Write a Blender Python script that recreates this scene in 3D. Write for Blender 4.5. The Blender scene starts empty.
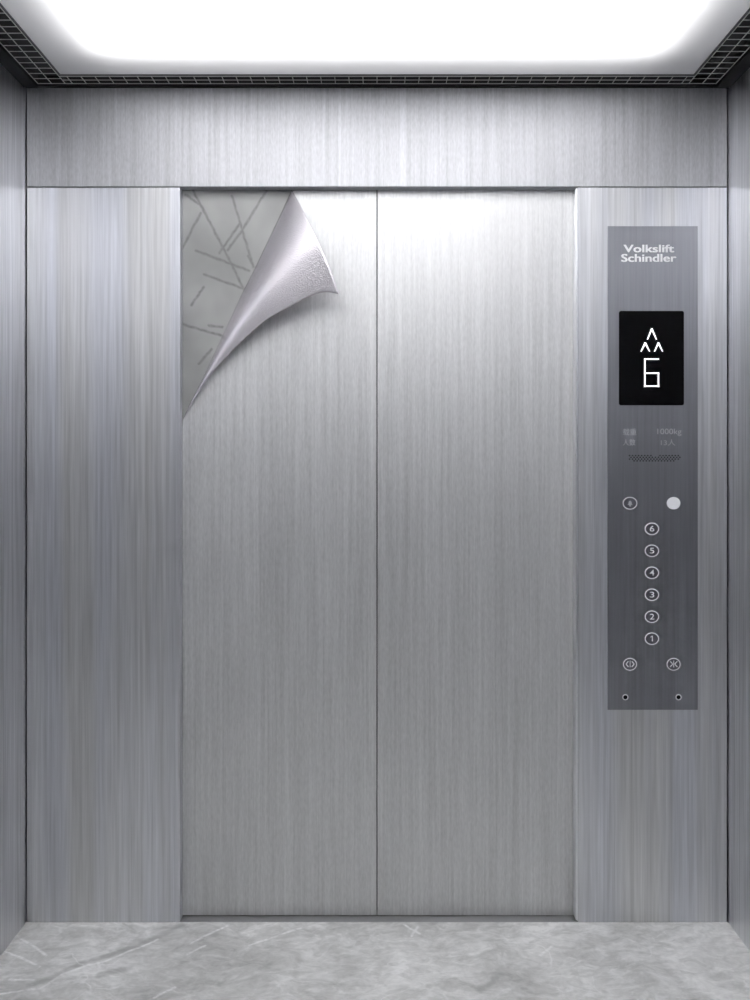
import bpy, bmesh, math, random
from mathutils import Vector

random.seed(7)
sc = bpy.context.scene
COL = sc.collection

# ------------------------------------------------------------------ camera, light, exposure
F = 770.0                      # focal length in pixels of the 750x1000 frame
D = 2.2                        # camera to front wall
CX, CY = 377.0, 450.0          # vanishing point
EYE = 1.349
REC = 0.031                    # depth of the door recess

cam_d = bpy.data.cameras.new('camera')
cam = bpy.data.objects.new('camera', cam_d)
COL.objects.link(cam)
cam.location = (0, -D, EYE)
cam.rotation_euler = (math.pi / 2, 0, 0)
cam_d.sensor_fit = 'VERTICAL'
cam_d.sensor_height = 36.0
cam_d.lens = F * 36.0 / 1000.0
cam_d.shift_x = -(CX - 375.0) / 1000.0
cam_d.shift_y = (CY - 500.0) / 1000.0
cam_d.clip_start = 0.01
sc.camera = cam

world = bpy.data.worlds.new('world')
sc.world = world
world.use_nodes = True
world.node_tree.nodes['Background'].inputs[0].default_value = (0.02, 0.02, 0.022, 1)
world.node_tree.nodes['Background'].inputs[1].default_value = 1.0

ZC = 2.386                     # underside of ceiling grille and light
HALF = 1.003                   # half width of the car
REAR = -2.6
LX, LY0, LY1 = 0.877, -0.067, REAR + 0.1     # luminous panel extents


def area(name, loc, sx, sy, power, color=(1, 1, 1)):
    l = bpy.data.lights.new(name, 'AREA')
    l.shape = 'RECTANGLE'
    l.size, l.size_y = sx, sy
    l.energy = power
    l.color = color
    o = bpy.data.objects.new(name, l)
    COL.objects.link(o)
    o.location = loc
    return o


LAMP_W = 75.0
area('lamp_tray', (0, (LY0 + LY1) / 2, ZC + 0.065), 2 * LX - 0.27, (LY0 - LY1) - 0.22, LAMP_W)

vs = sc.view_settings
sc.display_settings.display_device = 'sRGB'
vs.view_transform = 'Standard'
vs.look = 'None'
vs.exposure = 0.0
vs.gamma = 1.0
vs.use_curve_mapping = False
sc.cycles.max_bounces = 10
sc.cycles.diffuse_bounces = 6
sc.cycles.glossy_bounces = 6
sc.cycles.transmission_bounces = 6
sc.cycles.caustics_reflective = True
sc.cycles.use_denoising = True


# ------------------------------------------------------------------ helpers
def P(px, py, y=0.0):
    """photo pixel -> point at depth plane y"""
    d = D + y
    return Vector(((px - CX) * d / F, y, EYE + (CY - py) * d / F))


def X(px, y=0.0):
    return (px - CX) * (D + y) / F


def Z(py, y=0.0):
    return EYE + (CY - py) * (D + y) / F


def obj(name, bm, mats, parent=None, bevel=0.0, seg=2, smooth=False, recalc=True):
    if recalc:
        bmesh.ops.recalc_face_normals(bm, faces=bm.faces)
    if parent is not None:
        bmesh.ops.translate(bm, vec=-parent.matrix_basis.translation if parent.parent is None else
                            -(parent.matrix_basis.translation + parent.parent.matrix_basis.translation), verts=bm.verts)
    me = bpy.data.meshes.new(name)
    bm.to_mesh(me)
    bm.free()
    if not isinstance(mats, (list, tuple)):
        mats = [mats]
    for m in mats:
        me.materials.append(m)
    if smooth:
        for p in me.polygons:
            p.use_smooth = True
    o = bpy.data.objects.new(name, me)
    COL.objects.link(o)
    if parent is not None:
        o.parent = parent
    if bevel:
        b = o.modifiers.new('bevel', 'BEVEL')
        b.width = bevel
        b.segments = seg
        b.limit_method = 'ANGLE'
    return o


def empty(name, loc, label=None, cat=None, group=None, kind=None):
    o = bpy.data.objects.new(name, None)
    o.empty_display_size = 0.05
    COL.objects.link(o)
    o.location = loc
    if label:
        o['label'] = label
    if cat:
        o['category'] = cat
    if group:
        o['group'] = group
    if kind:
        o['kind'] = kind
    return o


def tag(o, label, cat, kind=None, group=None):
    o['label'] = label
    o['category'] = cat
    if kind:
        o['kind'] = kind
    if group:
        o['group'] = group
    return o


def box(bm, x0, x1, y0, y1, z0, z1, mi=0):
    r = bmesh.ops.create_cube(bm, size=1.0)
    vs_ = r['verts']
    for v in vs_:
        v.co = Vector((x0 if v.co.x < 0 else x1, y0 if v.co.y < 0 else y1, z0 if v.co.z < 0 else z1))
    if mi:
        for f in {f for v in vs_ for f in v.link_faces}:
            f.material_index = mi
    return bm


def boxed(*a):
    return box(bmesh.new(), *a)


def prism(bm, pts, y_front, y_back):
    """pts: list of (x,z); front face at y_front, back at y_back"""
    a = [bm.verts.new((p[0], y_front, p[1])) for p in pts]
    b = [bm.verts.new((p[0], y_back, p[1])) for p in pts]
    n = len(pts)
    bm.faces.new(a)
    bm.faces.new(b[::-1])
    for i in range(n):
        j = (i + 1) % n
        bm.faces.new((a[j], a[i], b[i], b[j]))


def ell(cx, cz, rx, rz, n=40):
    return [(cx + rx * math.cos(2 * math.pi * i / n), cz + rz * math.sin(2 * math.pi * i / n)) for i in range(n)]


def ring(bm, cx, cz, rx, rz, w, y_front, y_back, n=48):
    o_ = ell(cx, cz, rx, rz, n)
    i_ = ell(cx, cz, rx - w, rz - w, n)
    A = [bm.verts.new((p[0], y_front, p[1])) for p in o_]
    B = [bm.verts.new((p[0], y_front, p[1])) for p in i_]
    C_ = [bm.verts.new((p[0], y_back, p[1])) for p in o_]
    E = [bm.verts.new((p[0], y_back, p[1])) for p in i_]
    for k in range(n):
        j = (k + 1) % n
        bm.faces.new((A[k], A[j], B[j], B[k]))
        bm.faces.new((C_[j], C_[k], E[k], E[j]))
        bm.faces.new((A[j], A[k], C_[k], C_[j]))
        bm.faces.new((B[k], B[j], E[j], E[k]))


def stroke(bm, a, b, w, y_front, y_back, ext=0.0):
    a, b = Vector(a), Vector(b)
    d = (b - a).normalized()
    n = Vector((-d.y, d.x)) * w / 2
    a = a - d * ext
    b = b + d * ext
    prism(bm, [tuple(a + n), tuple(a - n), tuple(b - n), tuple(b + n)], y_front, y_back)


def text_mesh(body, x0, x1, z0, z1, y_front, thick, bold=0.0):
    """raised lettering fitted into the rectangle"""
    cu = bpy.data.curves.new('lettering', 'FONT')
    cu.body = body
    cu.size = 1.0
    cu.offset = bold
    cu.resolution_u = 4
    t = bpy.data.objects.new('lettering', cu)
    COL.objects.link(t)
    dg = bpy.context.evaluated_depsgraph_get()
    dg.update()
    me = bpy.data.meshes.new_from_object(t.evaluated_get(dg))
    bpy.data.objects.remove(t)
    bm = bmesh.new()
    bm.from_mesh(me)
    bpy.data.meshes.remove(me)
    xs = [v.co.x for v in bm.verts]
    ys = [v.co.y for v in bm.verts]
    ax, bx, ay, by = min(xs), max(xs), min(ys), max(ys)
    for v in bm.verts:
        v.co = Vector((x0 + (v.co.x - ax) / (bx - ax) * (x1 - x0), y_front,
                       z0 + (v.co.y - ay) / (by - ay) * (z1 - z0)))
    bmesh.ops.recalc_face_normals(bm, faces=bm.faces)
    r = bmesh.ops.extrude_face_region(bm, geom=list(bm.faces))
    bmesh.ops.translate(bm, vec=(0, thick, 0), verts=[g for g in r['geom'] if isinstance(g, bmesh.types.BMVert)])
    return bm


# ------------------------------------------------------------------ materials
class NT:
    def __init__(self, name):
        self.m = bpy.data.materials.new(name)
        self.m.use_nodes = True
        self.t = self.m.node_tree
        self.b = self.t.nodes['Principled BSDF']

    def n(self, typ, **kw):
        nd = self.t.nodes.new(typ)
        for k, v in kw.items():
            setattr(nd, k, v)
        return nd

    def put(self, sock, v):
        if isinstance(v, bpy.types.NodeSocket):
            self.t.links.new(v, sock)
        elif v is not None:
            sock.default_value = v

    def math(self, op, a, b=None, c=None, clamp=False):
        nd = self.n('ShaderNodeMath', operation=op, use_clamp=clamp)
        for i, v in enumerate((a, b, c)):
            if v is not None:
                self.put(nd.inputs[i], v)
        return nd.outputs[0]

    def vec(self, op, a, b=None, out=0):
        nd = self.n('ShaderNodeVectorMath', operation=op)
        self.put(nd.inputs[0], a)
        if b is not None:
            if op == 'SCALE':
                self.put(nd.inputs['Scale'], b)
            else:
                self.put(nd.inputs[1], b)
        return nd.outputs[out]

    def pos(self):
        return self.n('ShaderNodeNewGeometry').outputs['Position']

    def noise(self, v, scale=1.0, detail=2.0, rough=0.5, dist=0.0):
        nd = self.n('ShaderNodeTexNoise')
        self.put(nd.inputs['Vector'], v)
        nd.inputs['Scale'].default_value = scale
        nd.inputs['Detail'].default_value = detail
        nd.inputs['Roughness'].default_value = rough
        nd.inputs['Distortion'].default_value = dist
        return nd.outputs['Fac']

    def remap(self, v, a, b, c, d, smooth=False):
        nd = self.n('ShaderNodeMapRange')
        if smooth:
            nd.interpolation_type = 'SMOOTHSTEP'
        self.put(nd.inputs[0], v)
        for i, k in enumerate((a, b, c, d)):
            self.put(nd.inputs[i + 1], k)
        return nd.outputs[0]

    def mix(self, f, a, b, blend='MIX'):
        nd = self.n('ShaderNodeMix', data_type='RGBA', blend_type=blend)
        self.put(nd.inputs[0], f)
        self.put(nd.inputs[6], a)
        self.put(nd.inputs[7], b)
        return nd.outputs[2]

    def segdist(self, p, a, b):
        """distance from p to the segment a-b"""
        a, b = Vector(a), Vector(b)
        ab = b - a
        ap = self.vec('SUBTRACT', p, tuple(a))
        t = self.math('MULTIPLY', self.vec('DOT_PRODUCT', ap, tuple(ab), out=1), 1.0 / ab.length_squared, clamp=True)
        return self.vec('LENGTH', self.vec('SUBTRACT', ap, self.vec('SCALE', tuple(ab), t)), out=1)

    def bump(self, h, strength=0.2, dist=0.001):
        nd = self.n('ShaderNodeBump')
        nd.inputs['Strength'].default_value = strength
        nd.inputs['Distance'].default_value = dist
        self.put(nd.inputs['Height'], h)
        self.t.links.new(nd.outputs[0], self.b.inputs['Normal'])


def plain(name, col, rough=0.5, metal=0.0, emit=0.0, coat=0.0):
    k = NT(name)
    k.b.inputs['Base Color'].default_value = (*col, 1)
    k.b.inputs['Roughness'].default_value = rough
    k.b.inputs['Metallic'].default_value = metal
    if emit:
        k.b.inputs['Emission Color'].default_value = (*col, 1)
        k.b.inputs['Emission Strength'].default_value = emit
    return k.m


def brushed(name, col, rough=0.42, metal=1.0, streak=0.16, grain=0.0, broad=0.1, seed=0.0, aniso=0.35, tangent=(0.8, 0.6, 0), tint=None):
    """vertically brushed stainless steel"""
    k = NT(name)
    p = k.vec('ADD', k.pos(), (seed, seed * 0.7, seed * 0.3))
    fine = k.noise(k.vec('MULTIPLY', p, (150, 150, 3.5)), 1.0, 2.0, 0.6)
    med = k.noise(k.vec('MULTIPLY', p, (62, 62, 0.6)), 1.0, 3.0, 0.7)
    wide = k.noise(k.vec('MULTIPLY', p, (9, 9, 0.25)), 1.0, 2.0, 0.5)
    s = k.math('ADD', k.math('MULTIPLY', k.math('SUBTRACT', fine, 0.5), streak * 2.2),
               k.math('MULTIPLY', k.math('SUBTRACT', med, 0.5), streak * 2.0))
    s = k.math('ADD', s, k.math('MULTIPLY', k.math('SUBTRACT', wide, 0.5), broad * 2.0))
    if grain:
        g = k.noise(k.vec('MULTIPLY', p, (230, 230, 60)), 1.0, 1.0, 0.5)
        s = k.math('ADD', s, k.math('MULTIPLY', k.math('SUBTRACT', g, 0.5), grain * 2.0))
    f = k.math('ADD', 1.0, s)
    base = (*col, 1)
    if tint:
        base = k.mix(k.remap(wide, 0.38, 0.62, 0, 1), (*col, 1), (*tint, 1))
    comb = k.n('ShaderNodeCombineXYZ')
    for i in range(3):
        k.put(comb.inputs[i], f)
    c = k.mix(1.0, base, comb.outputs[0], 'MULTIPLY')
    k.put(k.b.inputs['Base Color'], c)
    k.b.inputs['Metallic'].default_value = metal
    k.put(k.b.inputs['Roughness'], k.remap(fine, 0.3, 0.7, rough - 0.04, rough + 0.04))
    k.b.inputs['Anisotropic'].default_value = aniso
    tg = k.n('ShaderNodeCombineXYZ')
    for i in range(3):
        tg.inputs[i].default_value = tangent[i]
    k.t.links.new(tg.outputs[0], k.b.inputs['Tangent'])
    return k.m


M = {}
M['panel'] = brushed('steel_blue', (0.66, 0.662, 0.67), 0.42, streak=0.27, broad=0.12, tint=(0.63, 0.642, 0.685), seed=1.3)
M['header'] = brushed('steel_header', (0.555, 0.558, 0.58), 0.60, streak=0.22, grain=0.16, broad=0.06, seed=5.1)
M['door'] = brushed('steel_door', (0.67, 0.673, 0.68), 0.54, streak=0.17, grain=0.12, broad=0.05, seed=9.4)
M['side'] = brushed('steel_side', (0.67, 0.675, 0.70), 0.36, streak=0.3, broad=0.14, seed=3.7, tangent=(0.6, 0.8, 0))
M['rear'] = brushed('steel_rear', (0.61, 0.612, 0.618), 0.45, streak=0.12, broad=0.1, seed=13.0)
M['faceplate'] = brushed('steel_faceplate', (0.31, 0.315, 0.342), 0.37, streak=0.15, broad=0.10, seed=1.3)
M['button'] = brushed('steel_button', (0.24, 0.24, 0.27), 0.38, streak=0.1, broad=0.05, seed=2.0)
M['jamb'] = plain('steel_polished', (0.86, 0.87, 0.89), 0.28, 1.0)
M['sill'] = brushed('sill_metal', (0.36, 0.36, 0.36), 0.5, streak=0.06, broad=0.04, seed=4.0)
M['black'] = plain('black_paint_gap_shade', (0.012, 0.012, 0.013), 0.7)
M['tray'] = plain('dark_tray', (0.035, 0.035, 0.035), 0.6)
M['wire'] = plain('grey_wire', (0.62, 0.63, 0.62), 0.5, 0.0)
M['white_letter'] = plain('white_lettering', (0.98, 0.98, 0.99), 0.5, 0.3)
M['etch'] = plain('etched_lettering', (0.52, 0.525, 0.56), 0.6)
M['ringm'] = plain('bright_ring', (0.82, 0.83, 0.87), 0.45, 0.0)
M['lit'] = plain('white_button', (0.86, 0.87, 0.9), 0.5)
M['screen'] = plain('display_glass', (0.004, 0.004, 0.005), 0.25)
M['screen'].node_tree.nodes['Principled BSDF'].inputs['Specular IOR Level'].default_value = 0.05
M['led'] = plain('display_led', (1.0, 1.0, 1.0), 0.5, 0.0, 0.95)
M['hole'] = plain('speaker_hole', (0.008, 0.008, 0.01), 0.8)
M['plaster'] = plain('housing_grey', (0.14, 0.14, 0.15), 0.8)


def mat_diffuser():
    k = NT('light_diffuser')
    t = k.t
    tr = k.n('ShaderNodeBsdfTranslucent')
    tr.inputs[0].default_value = (0.93, 0.93, 0.935, 1)
    df = k.n('ShaderNodeBsdfDiffuse')
    df.inputs[0].default_value = (0.85, 0.85, 0.86, 1)
    mx = k.n('ShaderNodeMixShader')
    mx.inputs[0].default_value = 0.35
    t.links.new(tr.outputs[0], mx.inputs[1])
    t.links.new(df.outputs[0], mx.inputs[2])
    out = [n for n in t.nodes if n.type == 'OUTPUT_MATERIAL'][0]
    t.links.new(mx.outputs[0], out.inputs[0])
    t.nodes.remove(k.b)
    return k.m


M['diffuser'] = mat_diffuser()


def mat_marble():
    k = NT('grey_marble')
    p = k.pos()
    warp = k.n('ShaderNodeTexNoise')
    k.put(warp.inputs['Vector'], p)
    warp.inputs['Scale'].default_value = 7.0
    warp.inputs['Detail'].default_value = 4.0
    w = k.vec('SCALE', k.vec('SUBTRACT', warp.outputs['Color'], (0.5, 0.5, 0.5)), 0.07)
    q = k.vec('ADD', p, w)
    big = k.noise(q, 3.2, 5, 0.6, 0.6)
    mid = k.noise(k.vec('MULTIPLY', q, (14, 30, 14)), 1.0, 5, 0.65, 0.8)
    fine = k.noise(k.vec('MULTIPLY', q, (60, 95, 60)), 1.0, 3, 0.6)
    v = k.math('ADD', k.math('MULTIPLY', big, 0.45), k.math('ADD', k.math('MULTIPLY', mid, 0.4), k.math('MULTIPLY', fine, 0.15)))
    ramp = k.n('ShaderNodeValToRGB')
    cr = ramp.color_ramp
    cr.elements[0].position = 0.37
    cr.elements[0].color = (0.38, 0.38, 0.372, 1)
    cr.elements[1].position = 0.63
    cr.elements[1].color = (0.80, 0.80, 0.788, 1)
    e = cr.elements.new(0.49)
    e.color = (0.555, 0.555, 0.543, 1)
    k.put(ramp.inputs[0], v)
    col = ramp.outputs[0]

    def fl(px, py):                    # photo pixel on the floor
        d = F * EYE / (py - CY)
        return ((px - CX) * d / F, d - D, 0.0)

    light = [[(0, 994), (40, 988), (62, 974), (88, 965), (104, 962), (128, 952), (148, 944), (158, 939)],
             [(22, 939), (33, 945), (46, 955)], [(2, 950), (22, 957), (40, 966)], [(10, 979), (32, 980)],
             [(190, 944), (228, 925)], [(155, 997), (175, 987)], [(188, 954), (205, 946)], [(250, 945), (300, 928)],
             [(418, 927), (412, 936)], [(404, 925), (420, 934)], [(540, 955), (552, 946)]]
    dark = [[(30, 985), (50, 978), (82, 963), (110, 955), (140, 945), (168, 932), (182, 925)],
            [(175, 950), (215, 935)], [(100, 975), (130, 968)], [(480, 990), (500, 975)]]
    pw = k.vec('ADD', p, k.vec('SCALE', w, 0.25))

    def mask(lines, wd, soft):
        dmin = None
        for ln in lines:
            for a, b in zip(ln, ln[1:]):
                dd = k.segdist(pw, fl(*a), fl(*b))
                dmin = dd if dmin is None else k.math('MINIMUM', dmin, dd)
        return k.remap(dmin, wd, wd + soft, 1.0, 0.0, True)
    md = k.math('MULTIPLY', mask(dark, 0.003, 0.013), k.remap(mid, 0.3, 0.65, 0.95, 0.4))
    ml = k.math('MULTIPLY', mask(light, 0.0005, 0.006), k.remap(fine, 0.3, 0.65, 0.15, 0.8))
    col = k.mix(md, col, (0.36, 0.36, 0.355, 1))
    col = k.mix(ml, col, (0.90, 0.90, 0.90, 1))
    vein = k.math('ABSOLUTE', k.math('SUBTRACT', k.noise(k.vec('MULTIPLY', q, (3, 6, 1)), 1.0, 3, 0.55, 0.5), 0.5))
    vm = k.math('MULTIPLY', k.remap(vein, 0.0, 0.012, 0.45, 0.0, True), k.remap(big, 0.45, 0.6, 0, 1))
    col = k.mix(vm, col, (0.86, 0.86, 0.86, 1))
    k.put(k.b.inputs['Base Color'], col)
    k.b.inputs['Roughness'].default_value = 0.45
    k.b.inputs['Specular IOR Level'].default_value = 0.35
    return k.m


M['marble'] = mat_marble()

YL = REC                                # front plane of the door leaves


def mat_scratched():
    """bare, scratched grey door skin that shows where the film is peeled"""
    k = NT('scratched_grey_metal')
    p = k.pos()
    cloud = k.noise(k.vec('MULTIPLY', p, (5, 5, 4)), 1.0, 3, 0.5)
    fine = k.noise(k.vec('MULTIPLY', p, (90, 90, 90)), 1.0, 2, 0.5)
    col = k.mix(k.remap(cloud, 0.3, 0.7, 0, 1), (0.27, 0.272, 0.268, 1), (0.42, 0.422, 0.415, 1))

    def z(u, v):                         # pixel of the enlarged view -> leaf point
        return tuple(P(170 + u / 3.844, 170 + v / 3.844, YL))
    segs = [((88, 78), (205, 300)), ((205, 300), (285, 460)), ((238, 100), (320, 372)), ((372, 78), (275, 235)),
            ((275, 235), (222, 308)), ((268, 205), (190, 320)), ((118, 165), (48, 300)), ((100, 310), (305, 388)),
            ((132, 402), (282, 455)), ((130, 450), (82, 520)), ((45, 592), (195, 636)), ((150, 598), (200, 604)),
            ((60, 95), (110, 130)), ((160, 690), (110, 745)), ((300, 330), (322, 372))]
    wn = k.n('ShaderNodeTexNoise')
    k.put(wn.inputs['Vector'], p)
    wn.inputs['Scale'].default_value = 55.0
    pw = k.vec('ADD', p, k.vec('SCALE', k.vec('SUBTRACT', wn.outputs['Color'], (0.5, 0.5, 0.5)), 0.006))
    dm = None
    for a, b in segs:
        dd = k.segdist(pw, z(*a), z(*b))
        dm = dd if dm is None else k.math('MINIMUM', dm, dd)
    m = k.math('MULTIPLY', k.remap(dm, 0.0004, 0.0065, 1.0, 0.0, True), k.remap(fine, 0.3, 0.7, 0.5, 0.85))
    col = k.mix(m, col, (0.16, 0.16, 0.16, 1))
    k.put(k.b.inputs['Base Color'], col)
    k.b.inputs['Metallic'].default_value = 0.35
    k.b.inputs['Roughness'].default_value = 0.5
    return k.m


M['scratched'] = mat_scratched()


def mat_foil():
    k = NT('silver_foil_back')
    p = k.pos()
    a = k.noise(k.vec('MULTIPLY', p, (300, 300, 300)), 1.0, 2, 0.6)
    lilac = k.noise(k.vec('MULTIPLY', p, (5, 5, 5)), 1.0, 2, 0.5)
    k.put(k.b.inputs['Base Color'], k.mix(k.remap(lilac, 0.35, 0.65, 0, 1), (0.77, 0.745, 0.79, 1), (0.80, 0.76, 0.795, 1)))
    k.b.inputs['Metallic'].default_value = 0.9
    k.b.inputs['Roughness'].default_value = 0.26
    k.bump(a, 0.65, 0.0022)
    return k.m


M['foil'] = mat_foil()

# ------------------------------------------------------------------ the car shell
o = obj('floor', boxed(-HALF, HALF, REAR, 0.0, -0.04, 0.0), M['marble'])
tag(o, 'grey marble floor with white veins', 'floor', 'structure')

TOP = ZC + 0.16
o = obj('wall_left', boxed(-HALF - 0.02, -HALF, REAR, 0.06, -0.04, TOP), M['side'])
tag(o, 'brushed steel side wall on the left of the lift car', 'wall', 'structure')
o = obj('wall_right', boxed(HALF, HALF + 0.02, REAR, 0.06, -0.04, TOP), M['side'])
tag(o, 'brushed steel side wall on the right, beyond the button panel', 'wall', 'structure')
o = obj('wall_rear', boxed(-HALF - 0.02, HALF + 0.02, REAR - 0.02, REAR, -0.04, TOP), M['rear'])
tag(o, 'brushed steel rear wall of the lift car', 'wall', 'structure')
o = obj('ceiling', boxed(-HALF - 0.02, HALF + 0.02, REAR - 0.02, 0.08, TOP, TOP + 0.03), M['black'])
tag(o, 'black ceiling slab above the light panel', 'ceiling', 'structure')

GAP = 0.0028
wf = empty('wall_front', (0, 0, 0), 'brushed steel front wall around the double doors', 'wall', kind='structure')
JL, JR = X(180), X(578)
ZH = Z(187)
obj('return_panel', boxed(-HALF + GAP, JL, 0, YL - 0.0014, 0.0, ZH - 0.0012), M['panel'], wf, bevel=0.001)
obj('return_panel', boxed(JR, HALF - GAP, 0, YL - 0.0014, 0.0, ZH - 0.0012), M['panel'], wf, bevel=0.001)
obj('header_panel', boxed(-HALF + GAP, HALF - GAP, 0, YL - 0.0014, ZH + 0.0012, ZC + 0.12), M['header'], wf, bevel=0.001)
# dark void seen through the panel joints
obj('backing', boxed(-HALF - 0.02, HALF + 0.02, 0.062, 0.08, -0.04, TOP), M['black'], wf)

# polished jamb edge right of the doors
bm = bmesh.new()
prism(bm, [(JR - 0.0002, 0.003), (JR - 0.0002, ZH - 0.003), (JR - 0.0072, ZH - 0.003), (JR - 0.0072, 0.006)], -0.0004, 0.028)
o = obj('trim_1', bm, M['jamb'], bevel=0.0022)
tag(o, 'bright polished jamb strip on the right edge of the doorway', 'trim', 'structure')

# sill
bm = boxed(JL - 0.02, JR + 0.02, 0.0, 0.061, -0.04, -0.0005)
o = obj('trim_2', bm, M['sill'])
tag(o, 'dark metal door sill between doors and marble floor', 'sill', 'structure')

# door leaves
SEAM = 0.0013
ZT = ZH + 0.05
o = obj('door_1', boxed(JL - 0.03, -SEAM, YL, YL + 0.025, 0.0012, ZT), M['scratched'])
tag(o, 'left door leaf, scratched grey where its film is peeled', 'door', 'structure')
o = obj('door_2', boxed(SEAM, JR + 0.03, YL - 0.0012, YL + 0.025, 0.0012, ZT), M['door'], bevel=0.001)
tag(o, 'right brushed steel door leaf beside the button panel', 'door', 'structure')

# ------------------------------------------------------------------ ceiling light and vent grilles
cl = empty('ceiling_light', (0, -1.3, ZC), 'large glowing white light panel covering the ceiling', 'ceiling light')
obj('diffuser', boxed(-LX, LX, LY1, LY0, ZC + 0.004, ZC + 0.0042), M['diffuser'], cl)
bm = bmesh.new()
for a in ((-LX - 0.004, -LX, LY1 - 0.004, LY0 + 0.004), (LX, LX + 0.004, LY1 - 0.004, LY0 + 0.004),
          (-LX, LX, LY0, LY0 + 0.004), (-LX, LX, LY1 - 0.004, LY1)):
    box(bm, *a, ZC + 0.002, ZC + 0.13)
obj('housing', bm, M['plaster'], cl)
obj('housing_top', boxed(-LX - 0.004, LX + 0.004, LY1 - 0.004, LY0 + 0.004, ZC + 0.1305, ZC + 0.14), M['plaster'], cl)

GX0, GX1 = 0.882, 0.961
GB = -0.018
WT = 0.0018


def grille(label, x0, x1, y0, y1, along, nrow, pitch, loc):
    g = empty('vent_grille', loc, label, 'vent', 'vent grilles framing the ceiling light')
    bm = bmesh.new()
    box(bm, x0, x1, y0, y1, ZC + 0.022, ZC + 0.026)
    w = 0.002
    box(bm, x0, x0 + w, y0, y1, ZC + 0.003, ZC + 0.022)
    box(bm, x1 - w, x1, y0, y1, ZC + 0.003, ZC + 0.022)
    box(bm, x0 + w, x1 - w, y0, y0 + w, ZC + 0.003, ZC + 0.022)
    box(bm, x0 + w, x1 - w, y1 - w, y1, ZC + 0.003, ZC + 0.022)
    obj('tray', bm, M['tray'], g)
    bm = bmesh.new()
    if along == 'x':
        for i in range(nrow + 1):
            yy = y0 + WT / 2 + (y1 - y0 - WT) * i / nrow
            box(bm, x0, x1, yy - WT / 2, yy + WT / 2, ZC, ZC + 0.0015)
        n = int((x1 - x0) / pitch)
        for i in range(n + 1):
            xx = (x0 + x1) / 2 + (i - n / 2) * pitch
            box(bm, xx - WT / 2, xx + WT / 2, y0, y1, ZC + 0.0003, ZC + 0.0016)
    else:
        for i in range(nrow + 1):
            xx = x0 + WT / 2 + (x1 - x0 - WT) * i / nrow
            box(bm, xx - WT / 2, xx + WT / 2, y0, y1, ZC, ZC + 0.0015)
        n = int((y1 - y0) / pitch)
        for i in range(n + 1):
            yy = y1 - WT / 2 - i * pitch
            box(bm, x0, x1, yy - WT / 2, yy + WT / 2, ZC + 0.0003, ZC + 0.0016)
    obj('wire_grid', bm, M['wire'], g)
    return g


grille('black wire grid vent running above the left steel wall', -GX1, -GX0, LY1, GB, 'y', 2, 0.0293, (-0.92, -1.2, ZC))
grille('black wire grid vent running above the right steel wall', GX0, GX1, LY1, GB, 'y', 2, 0.0293, (0.92, -1.2, ZC))
grille('black wire grid vent along the top of the front wall', -GX0 + 0.0008, GX0 - 0.0008, LY0 + 0.0048, GB, 'x', 2, 0.0392, (0, -0.04, ZC))

# added black strips, painting the shade of the gap between vents and walls
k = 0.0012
for n_, bx, lb in ((3, (-HALF, -GX1 - k, REAR, GB + k, ZC - 0.008, ZC + 0.02), 'black strip painting the gap shadow between the left wall and the ceiling vent'),
                   (4, (GX1 + k, HALF, REAR, GB + k, ZC - 0.008, ZC + 0.02), 'black strip painting the gap shadow between the right wall and the ceiling vent'),
                   (5, (-HALF, HALF, GB + k + 0.0002, -0.0004, ZC - 0.003, ZC + 0.02), 'black strip painting the gap shadow between the front wall and the ceiling vent')):
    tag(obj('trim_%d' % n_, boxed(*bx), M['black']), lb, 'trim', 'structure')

# ------------------------------------------------------------------ button panel
X_wall, Z_wall = X, Z


def X(px, y=-0.004):                       # the panel's face stands a little proud of the wall
    return X_wall(px, y)


def Z(py, y=-0.004):
    return Z_wall(py, y)


PX0, PX1, PZ0, PZ1 = X(608), X(698), Z(710), Z(226)
pc = empty('control_panel', ((PX0 + PX1) / 2, 0, PZ0),
           'tall dark steel button panel with floor display, right of the doors', 'control panel')
YF = -0.003
obj('faceplate', boxed(PX0, PX1, YF, -0.0001, PZ0, PZ1), M['faceplate'], pc, bevel=0.0005)


def xz(px, py):
    return (X(px), Z(py))


for body, a, b, c, d in (('Volkslift', 624.0, 673.9, 252.2, 244.7), ('Schindler', 621.6, 676.1, 261.7, 254.0)):
    bm = bmesh.new()
    for n_, (dx, dz) in enumerate(((-0.4, 0.16), (0.4, 0.16), (-0.4, -0.16), (0.4, -0.16))):   # heavy strokes
        t = text_mesh(body, X(a + dx), X(b + dx), Z(c + dz), Z(d + dz), YF - 0.0006 - n_ * 0.00004, 0.0004)
        me = bpy.data.meshes.new('stroke')
        t.to_mesh(me)
        t.free()
        bm.from_mesh(me)
        bpy.data.meshes.remove(me)
    obj('lettering', bm, M['white_letter'], pc)
for body, a, b, c, d in (('载重', 623, 636.5, 435.3, 428.6), ('1000kg', 657.5, 681.5, 436, 428.6),
                         ('人数', 623, 635.5, 445.6, 439), ('13人', 661, 675.5, 445.6, 439.4)):
    o = obj('engraving', text_mesh(body, X(a), X(b), Z(c), Z(d), YF - 0.0003, 0.0002), M['etch'], pc)

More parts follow.
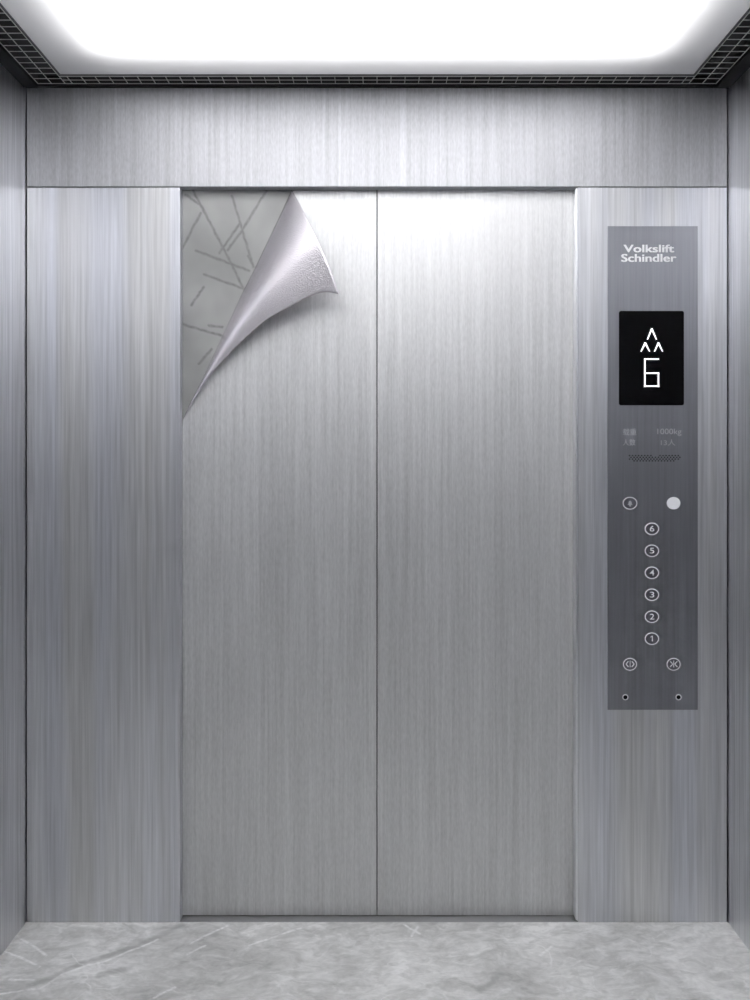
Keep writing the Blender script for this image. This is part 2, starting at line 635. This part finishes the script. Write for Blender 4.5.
# floor display with direction arrows and the digit
r = 2.0
x0, x1, y0, y1 = 619, 683.8, 405.3, 311
pts = []
for cx_, cy_, a0 in ((x1 - r, y1 + r, 0), (x0 + r, y1 + r, 90), (x0 + r, y0 - r, 180), (x1 - r, y0 - r, 270)):
    for i in range(7):
        t = math.radians(a0 + 15 * i)
        pts.append(xz(cx_ + r * math.cos(t), cy_ - r * math.sin(t)))
bm = bmesh.new()
prism(bm, pts, YF - 0.0025, YF - 0.0001)
disp = obj('display', bm, M['screen'], pc)
yd = YF - 0.0025
S = 1 / 350.0
for (ap, l_, r_) in (((651.6, 328.4), (647.2, 339.6), (656.2, 339.6)), ((645, 342.4), (640.8, 351.6), (649.4, 351.6)),
                     ((658.2, 342.4), (654.3, 351.6), (662.4, 351.6))):
    bm = bmesh.new()
    w = 1.15
    prism(bm, [xz(ap[0] - 0.7, ap[1]), xz(l_[0] - w * 0.55, l_[1]), xz(l_[0] + w * 0.55, l_[1]), xz(ap[0], ap[1] + 2.6),
               xz(r_[0] - w * 0.55, r_[1]), xz(r_[0] + w * 0.55, r_[1]), xz(ap[0] + 0.7, ap[1])], yd - 0.0004, yd - 0.0001)
    bmesh.ops.triangulate(bm, faces=[f for f in bm.faces if len(f.verts) > 4])
    obj('arrow', bm, M['led'], disp)
bm = bmesh.new()
w = 1.3 * S
for a, b in (((644.6, 359.2), (658.2, 359.2)), ((644.6, 359.2), (644.6, 386.2)), ((644.6, 373.2), (658.2, 373.2)),
             ((644.6, 386.2), (658.2, 386.2)), ((658.2, 373.2), (658.2, 386.2))):
    stroke(bm, xz(*a), xz(*b), w, yd - 0.0004, yd - 0.0001, w / 2)
obj('digit', bm, M['led'], disp)

# speaker holes: staggered rows
bm = bmesh.new()
for row in range(4):
    for i in range(17):
        px = 629.6 + i * 3.05 + (1.52 if row % 2 else 0)
        if (row == 0 and abs(px - 654.5) < 3.5) or (row == 3 and abs(px - 654.5) > 22):
            continue
        prism(bm, ell(X(px), Z(455.6 + row * 1.75), 0.72 * S, 0.72 * S, 10), YF - 0.00035, YF - 0.0001)
obj('speaker_holes', bm, M['hole'], pc)


def button(name, px, py, rx, ry, face, ringw=1.0, ring_mat='ringm'):
    bm = bmesh.new()
    n = 40
    c0, c1 = X(px), Z(py)
    prism(bm, ell(c0, c1, (rx - ringw) * S, (ry - ringw) * S, n), YF - 0.0016, YF - 0.0001)
    b = obj(name, bm, face, pc, bevel=0.0004)
    bm = bmesh.new()
    ring(bm, c0, c1, rx * S, ry * S, ringw * S, YF - 0.0012, YF - 0.0001)
    obj('ring', bm, M[ring_mat], b)
    return b


yb = YF - 0.0020
for i, f in enumerate('654321'):
    py = 528.8 + 21.98 * i
    b = button('floor_button', 651.9, py, 7.1, 6.2, M['button'], 0.95)
    if f == '1':
        bm = bmesh.new()
        stroke(bm, xz(652.2, py - 3.0), xz(652.2, py + 2.6), 0.95 * S, yb, yb + 0.0003)
        stroke(bm, xz(650.4, py - 1.5), xz(652.2, py - 2.8), 0.8 * S, yb - 0.00005, yb + 0.0003)
        obj('numeral', bm, M['ringm'], b)
        continue
    obj('numeral', text_mesh(f, X(649.6), X(654.2), Z(py + 2.7), Z(py - 3.0), yb, 0.0003, 0.002), M['ringm'], b)

# alarm button: engraved bell
b = button('alarm_button', 630, 503.2, 7.2, 6.3, M['button'], 0.8)
bm = bmesh.new()
bell = [(-2.6, 1.6), (-1.7, 0.6), (-1.5, -1.2), (-0.7, -2.4), (0.7, -2.4), (1.5, -1.2), (1.7, 0.6), (2.6, 1.6)]
prism(bm, [xz(630 + a, 503.2 + c) for a, c in bell], yb, yb + 0.0003)
prism(bm, ell(X(630), Z(505.7), 0.8 * S, 0.7 * S, 12), yb, yb + 0.0003)
obj('bell_symbol', bm, M['etch'], b)
b = button('call_button', 673.6, 503.2, 6.8, 6.2, M['lit'], 0.5)

b = button('door_open_button', 630, 664.3, 6.9, 6.3, M['button'], 0.85)
bm = bmesh.new()
for s in (-1, 1):
    stroke(bm, xz(630 + s * 1.7, 661.2), xz(630 + s * 4.1, 664.0), 1.1 * S, yb, yb + 0.0003)
    stroke(bm, xz(630 + s * 4.1, 664.0), xz(630 + s * 1.7, 666.8), 1.1 * S, yb, yb + 0.0003)
stroke(bm, xz(630, 660.6), xz(630, 667.2), 0.8 * S, yb, yb + 0.0003)
obj('open_symbol', bm, M['ringm'], b)

b = button('door_close_button', 673.6, 664.3, 6.9, 6.3, M['button'], 0.85)
bm = bmesh.new()
for s in (-1, 1):
    stroke(bm, xz(673.6 + s * 3.6, 661.2), xz(673.6 + s * 0.9, 664.0), 0.95 * S, yb, yb + 0.0003)
    stroke(bm, xz(673.6 + s * 0.9, 664.0), xz(673.6 + s * 3.6, 666.8), 0.95 * S, yb, yb + 0.0003)
stroke(bm, xz(673.6, 660.6), xz(673.6, 667.4), 0.8 * S, yb, yb + 0.0003)
obj('close_symbol', bm, M['ringm'], b)

for px in (625.4, 678.6):
    bm = bmesh.new()
    prism(bm, ell(X(px), Z(697.3), 2.1 * S, 2.1 * S, 20), YF - 0.0006, YF - 0.0001)
    kl = obj('key_lock', bm, M['hole'], pc)
    bm = bmesh.new()
    ring(bm, X(px), Z(697.3), 3.0 * S, 3.0 * S, 0.9 * S, YF - 0.001, YF - 0.0001, 28)
    obj('ring', bm, M['ringm'], kl)

# ------------------------------------------------------------------ peeling film on the left leaf
X, Z = X_wall, Z_wall
film = empty('peeling_film', (X(279, YL), YL, 0.01),
             'brushed steel film on the left door, its top corner curled back to a silver underside', 'film')
YS = YL - 0.0012


def lerp_path(pts, s):
    """point at fraction s of a polyline with arc length parameter"""
    L = [0.0]
    for a, b in zip(pts, pts[1:]):
        L.append(L[-1] + math.hypot(b[0] - a[0], b[1] - a[1]))
    t = s * L[-1]
    for i in range(len(pts) - 1):
        if t <= L[i + 1] or i == len(pts) - 2:
            u = (t - L[i]) / (L[i + 1] - L[i])
            return (pts[i][0] + (pts[i + 1][0] - pts[i][0]) * u, pts[i][1] + (pts[i + 1][1] - pts[i][1]) * u)


def smooth_path(pts, n=60):
    """Catmull-Rom resampling"""
    out = []
    q = [pts[0]] + pts + [pts[-1]]
    for i in range(1, len(q) - 2):
        p0, p1, p2, p3 = q[i - 1], q[i], q[i + 1], q[i + 2]
        for k in range(n):
            t = k / n
            out.append(tuple(0.5 * ((2 * p1[c]) + (-p0[c] + p2[c]) * t + (2 * p0[c] - 5 * p1[c] + 4 * p2[c] - p3[c]) * t * t
                                    + (-p0[c] + 3 * p1[c] - 3 * p2[c] + p3[c]) * t ** 3) for c in (0, 1)))
    out.append(pts[-1])
    return out


left_px = smooth_path([(291.7, 189.6), (276.7, 222), (255.8, 266), (241.5, 295), (222, 336.5), (203.8, 375.5), (190.5, 402), (183.1, 420)], 12)
right_px = smooth_path([(291.7, 189.6), (302.7, 210), (318.3, 242), (331.3, 272), (338.6, 294.3)], 12)
low_px = smooth_path([(338.6, 294.3), (326, 292.2), (310.5, 296), (284.5, 309.5), (266, 320), (248, 335.5), (229.8, 353), (209, 377), (195, 398), (183.1, 420)], 12)
NS, NC = 90, 40
NH = 10                                    # steps of the hidden turn behind the silhouette
UM = 0.58
R0, H0 = 0.006, 0.10
left_px.reverse()
low_px.reverse()
rows, contact = [], []
for i in range(NS + 1):
    s = i / NS
    lp = lerp_path(left_px, s)
    rp = lerp_path(low_px, s)
    r0 = R0 * s + 0.0004
    hh = H0 * s
    row = []
    a0, a1 = left_px[-1], low_px[-1]
    for j in range(-NH, NC + 1):
        if j < 0:
            a = -math.pi / 2 * (1 + (j + NH) / NH)
            L3 = P(lp[0], lp[1], YS - r0)
            k = (1.0 - 0.43 * (1 - s ** 3), -0.43 * (1 - s ** 3))
            q = r0 * 0.8 * (1 + math.cos(a))
            row.append(Vector((L3.x + k[0] * q, YS - r0 - r0 * math.sin(a), L3.z + k[1] * q)))
            continue
        u = j / NC
        px = lp[0] + (rp[0] - lp[0]) * u
        py = lp[1] + (rp[1] - lp[1]) * u
        e = lerp_path(right_px, u)         # the cut top edge bows slightly
        px += (e[0] - (a0[0] + (a1[0] - a0[0]) * u)) * s
        py += (e[1] - (a0[1] + (a1[1] - a0[1]) * u)) * s
        if u < UM:
            wv = r0 + hh * math.sin(math.pi / 2 * u / UM)
        else:
            wv = r0 + hh * (1 - 0.10 * (1 - math.cos(math.pi / 2 * (u - UM) / (1 - UM))))
        row.append(P(px, py, YS - wv))
    rows.append(row)
    contact.append(row[0].copy())
rows.reverse()
contact.reverse()
NC = len(rows[0]) - 1
zlim = ZH - 0.0006
for row in rows:
    for p in row:
        p.x = max(p.x, JL + 0.0006)
        if p.z > zlim and p.y < 0.03:
            p.z = zlim

# flat film still stuck to the leaf
fx1 = -SEAM - 0.0004
fx0 = JL + 0.0003
pl = [(fx0, 0.0018), (fx1, 0.0018), (fx1, ZH - 0.0004), (contact[0].x, ZH - 0.0004)]
pl += [(p.x, p.z) for p in contact]
pl += [(fx0, contact[-1].z - 0.02)]
bm = bmesh.new()
a = [bm.verts.new((x, YS + 0.0002, z)) for x, z in pl]
b = [bm.verts.new((x, YL - 0.0001, z)) for x, z in pl]
for i in range(len(pl)):
    j = (i + 1) % len(pl)
    bm.faces.new((a[i], a[j], b[j], b[i]))
f1 = bm.faces.new(a)
f2 = bm.faces.new(b[::-1])
bmesh.ops.triangulate(bm, faces=[f1, f2])
obj('film_sheet', bm, M['door'], film)

bm = bmesh.new()
G = [[bm.verts.new(p) for p in row] for row in rows]
for i in range(NS):
    for j in range(NC):
        bm.faces.new((G[i][j], G[i + 1][j], G[i + 1][j + 1], G[i][j + 1]))
cu = obj('curled_corner', bm, [M['foil'], M['door']], film, smooth=True)
cu['label'] = 'silver foil underside of the film'
sd = cu.modifiers.new('thickness', 'SOLIDIFY')
sd.thickness = 0.0003
sd.offset = 0.0
